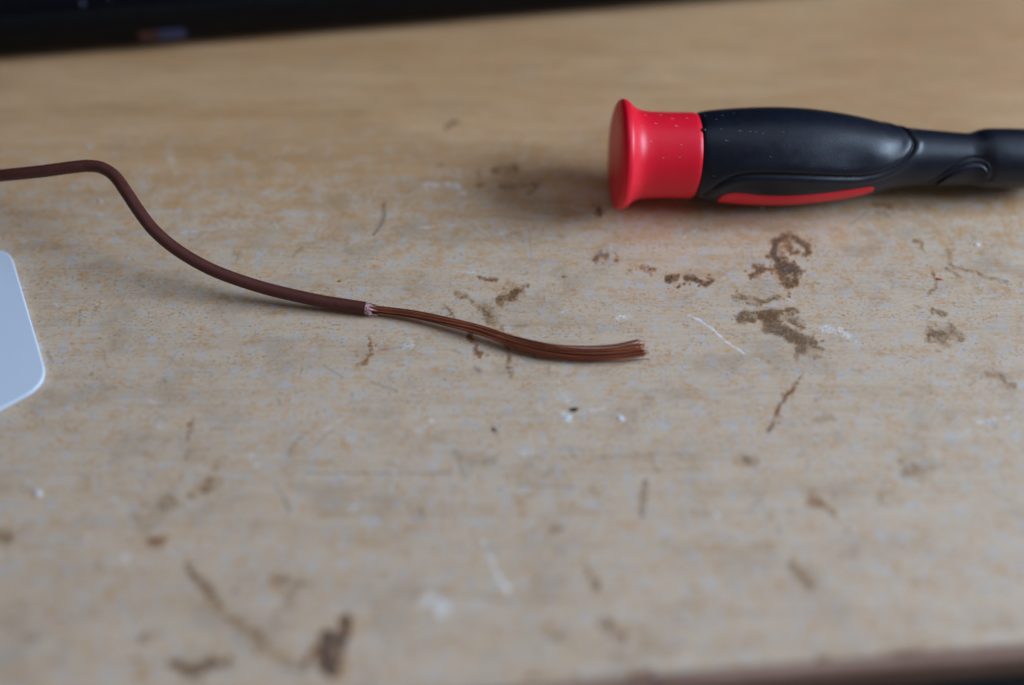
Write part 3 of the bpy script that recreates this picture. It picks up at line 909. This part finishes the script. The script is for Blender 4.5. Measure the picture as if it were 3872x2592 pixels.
for i in range(NS):
    rr_ = math.sqrt((i + 0.5) / NS)
    aa = i * 2.39996
    u, v = rr_ * math.cos(aa), rr_ * math.sin(aa)
    tw = cc[:, 5] * 1.1
    uu = u * np.cos(tw) - v * np.sin(tw)
    vv = u * np.sin(tw) + v * np.cos(tw)
    k1, k2, k3 = rnd.uniform(0, 6.28), rnd.uniform(0, 6.28), rnd.uniform(4, 9)
    wob = np.clip((TT - 0.15) * 2, 0, 1)
    uu = uu + wob * 0.09 * np.sin(k3 * TT + k1)
    vv = vv + wob * 0.32 * np.sin(k3 * TT + k2)
    stray = 0
    if uu[-1] < -0.62:
        stray = -rnd.choice([0.05, 0.18, 0.32, 0.48, 0.62])
    elif uu[-1] > 0.66:
        stray = rnd.choice([0.0, 0.06, 0.14, 0.22])
    else:
        stray = rnd.uniform(-0.08, 0.08)
    uu = uu + stray * np.clip((TT - 0.5) / 0.5, 0, 1) ** 1.4
    path = cc[:, :3] + cs * (uu * cc[:, 3])[:, None] + cu * (vv * cc[:, 4])[:, None]
    path[:, 2] = np.maximum(path[:, 2], 0.00014)
    extra = rnd.uniform(-0.0004, 0.0006) if rnd.random() < 0.78 else rnd.uniform(0.0006, 0.0013)
    step = path[-1] - path[-4]
    step /= np.linalg.norm(step)
    path = path[:-1] if extra < 0 else path
    fan = cs[-1] * rnd.gauss(0, 0.00013) + np.array([0, 0, rnd.gauss(0, 0.00012)])
    path = np.vstack([path, path[-1] + step * max(extra, 0.0002) * 0.5 + fan * 0.3, path[-1] + step * max(extra, 0.0002) + fan])
    path[:, 2] = np.maximum(path[:, 2], 0.00014)
    link('copper_strand', tube('copper_strand', path, 0.000098, 6), M_COPPER, wire)

# ------------------------------------------------------------------ white plastic card at the left
M_WHITE = plain('white_plastic', (0.64, 0.71, 0.82), (0.66, 0.73, 0.84), 60, 0.42, spec=0.4)


def rounded_poly(pts, radii, seg=8):
    out = []
    m = len(pts)
    for i in range(m):
        p, a, b = Vector(pts[i]), Vector(pts[i - 1]), Vector(pts[(i + 1) % m])
        d1, d2 = (a - p).normalized(), (b - p).normalized()
        r = radii[i]
        p1, p2 = p + d1 * r, p + d2 * r
        for k in range(seg + 1):
            t = k / seg
            out.append(p1 * (1 - t) ** 2 + p * 2 * t * (1 - t) + p2 * t * t)
    return out


zc_ = 0.0010
corner = [at(*Z3(q), zc_) for q in [(52, 632), (262, 1352), (-780, 1905), (-1150, 618)]]
ring = rounded_poly(corner, [.0035, .0048, .004, .004])
cen = sum(ring, Vector()) / len(ring)


def build_card():
    lay = [(0.0001, 0.0002), (0.0, 0.0004), (0.0, 0.0008), (0.00008, 0.00095), (0.0002, 0.0010), (0.0004, 0.00101)]
    n_ = len(ring)
    verts, faces = [], []
    for ins, z in [(0.0003, 0.0)] + lay:
        for p in ring:
            d = (cen - p)
            d.z = 0
            d.normalize()
            q = p + d * ins
            verts.append((q.x, q.y, z))
    L = len(lay) + 1
    for i in range(L - 1):
        for j in range(n_):
            k = (j + 1) % n_
            faces.append((i * n_ + j, (i + 1) * n_ + j, (i + 1) * n_ + k, i * n_ + k))
    faces.append(tuple((L - 1) * n_ + j for j in range(n_))[::-1])
    faces.append(tuple(range(n_)))
    me = mesh_from('plastic_card', verts, faces)
    bm = bmesh.new()
    bm.from_mesh(me)
    bmesh.ops.recalc_face_normals(bm, faces=bm.faces)
    bm.to_mesh(me)
    bm.free()
    o = link('plastic_card', me, M_WHITE)
    me.polygons[-1].use_smooth = me.polygons[-2].use_smooth = False
    return tag(o, 'white plastic card with rounded corners at the left edge of the photo', 'plastic card')


build_card()

# ------------------------------------------------------------------ small debris on the desk
M_YEL = plain('yellow_crumb', (0.50, 0.30, 0.02), (0.60, 0.38, 0.04), 900, 0.5)
M_FLAKE = plain('white_flake', (0.72, 0.74, 0.80), (0.80, 0.82, 0.86), 900, 0.6)
M_ORANGE = plain('orange_chip', (0.75, 0.07, 0.02), (0.80, 0.10, 0.03), 900, 0.4)
M_HAIR = plain('dark_hair', (0.030, 0.030, 0.035), (0.05, 0.05, 0.055), 900, 0.5)
M_DARK = plain('dark_crumb', (0.035, 0.028, 0.028), (0.05, 0.04, 0.04), 900, 0.6)


def crumb(name, px, py, sx, sy, sz, mat, label, cat, rot=0.0, z=0.0, group=None):
    bm = bmesh.new()
    bmesh.ops.create_icosphere(bm, subdivisions=2, radius=1)
    for v in bm.verts:
        v.co *= 1 + rnd.uniform(-0.28, 0.22)
        v.co = Vector((v.co.x * sx / 2000, v.co.y * sy / 2000, max(v.co.z, -0.7) * sz / 2000))
    lo = min(v.co.z for v in bm.verts)
    bmesh.ops.rotate(bm, verts=bm.verts, cent=(0, 0, 0), matrix=Matrix.Rotation(rot, 3, 'Z'))
    bmesh.ops.translate(bm, verts=bm.verts, vec=(0, 0, -lo))
    me = bpy.data.meshes.new(name)
    bm.to_mesh(me)
    bm.free()
    o = link(name, me, mat, smooth=False)
    o.location = at(px, py, z)
    return tag(o, label, cat, group)


crumb('yellow_crumb', *Z3((1836, 804)), 0.85, 0.6, 0.35, M_YEL, 'tiny yellow crumb on the desk above the end of the brown insulation', 'crumb')
crumb('yellow_crumb', 2110, 247, 1.1, 0.8, 0.5, M_YEL, 'blurred yellow crumb on the bare desk far behind the wire', 'crumb')
crumb('orange_chip', *Z6((1490, 560)), 1.5, 0.4, 0.3, M_ORANGE, 'bright orange red plastic chip lying across a grey stain at right', 'plastic chip', -0.2)
crumb('white_flake', *Z7((178, 446)), 1.5, 1.0, 0.5, M_FLAKE, 'largest white flake, alone near the lower left of the desk', 'flake', -0.4)
crumb('white_flake', *Z3((540, 373)), 0.9, 0.6, 0.4, M_FLAKE, 'small white flake on the desk just under the bend of the brown wire', 'flake', -0.6)
crumb('white_flake', *Z3((484, 82)), 1.1, 0.6, 0.3, M_FLAKE, 'faint white flake on the desk behind the top of the bent wire', 'flake', -0.3)
crumb('white_flake', *Z8((255, 95)), 1.6, 1.1, 0.25, M_FLAKE, 'pale flake touching a dark crumb below the copper strands', 'flake', 0.3)
crumb('white_flake', *Z8((497, 98)), 1.0, 1.1, 0.25, M_FLAKE, 'pale round flake right of the dark crumb', 'flake', 0.9)
crumb('white_flake', *Z6((440, 138)), 0.8, 0.6, 0.4, M_FLAKE, 'tiny white flake just in front of the red inlay of the screwdriver', 'flake', 0.4)
crumb('white_flake', *Z6((1715, 354)), 1.3, 0.6, 0.3, M_FLAKE, 'white flake near the right edge, below the screwdriver neck', 'flake', 0.1)
crumb('dark_crumb', *Z8((285, 62)), 1.5, 0.8, 0.5, M_DARK, 'dark crumb beside a pale flake below the copper strands', 'crumb', 0.25)
crumb('dark_crumb', *Z7((2262, 152)), 0.9, 0.5, 0.3, M_DARK, 'small dark crumb in the bare middle of the desk, left of the pale flakes', 'crumb', -0.9)
M_LINT = plain('blue_grey_lint', (0.08, 0.10, 0.18), (0.14, 0.17, 0.28), 900, 0.7)
for px_, py_, a_, b_, lab_ in ((300, 42, 0.9, 2.0, 'larger pale fleck of lint stuck to the dark screen, near the upper left'), (402, 22, 0.6, 1.1, 'smaller pale fleck of lint stuck to the dark screen, right of the larger one')):
    u_, z_ = front_u(px_, py_, 0)
    o_ = crumb('lint_fleck', 0, 0, a_, 0.4, b_, M_LINT, lab_, 'lint')
    o_.location = dev_pt(u_, 0.0032 + (z_ - 0.0116) * 0.09, z_ - b_ / 2000)
    o_.rotation_euler = (0, 0.25, math.atan2(ddir.y, ddir.x))


def hair(pts, r, label):
    p = catmull([at(x, y, (0.00010 + 0.0003 * math.sin(math.pi * i / (len(pts) - 1)))) for i, (x, y) in enumerate(pts)], 8)
    me = tube('hair', p, r, 6)
    return tag(link('hair', me, M_HAIR), label, 'hair')


hair([Z3(p) for p in [(2012, 555), (2040, 525), (2065, 490), (2078, 450), (2076, 410), (2070, 380)]], 0.00007, 'curved dark hair on the desk between the wire and the red cap')
hair([Z8(p) for p in [(595, 552), (606, 510), (613, 460), (616, 410), (612, 380)]], 0.00008, 'curved dark hair on the bare wood in front of the copper strands')
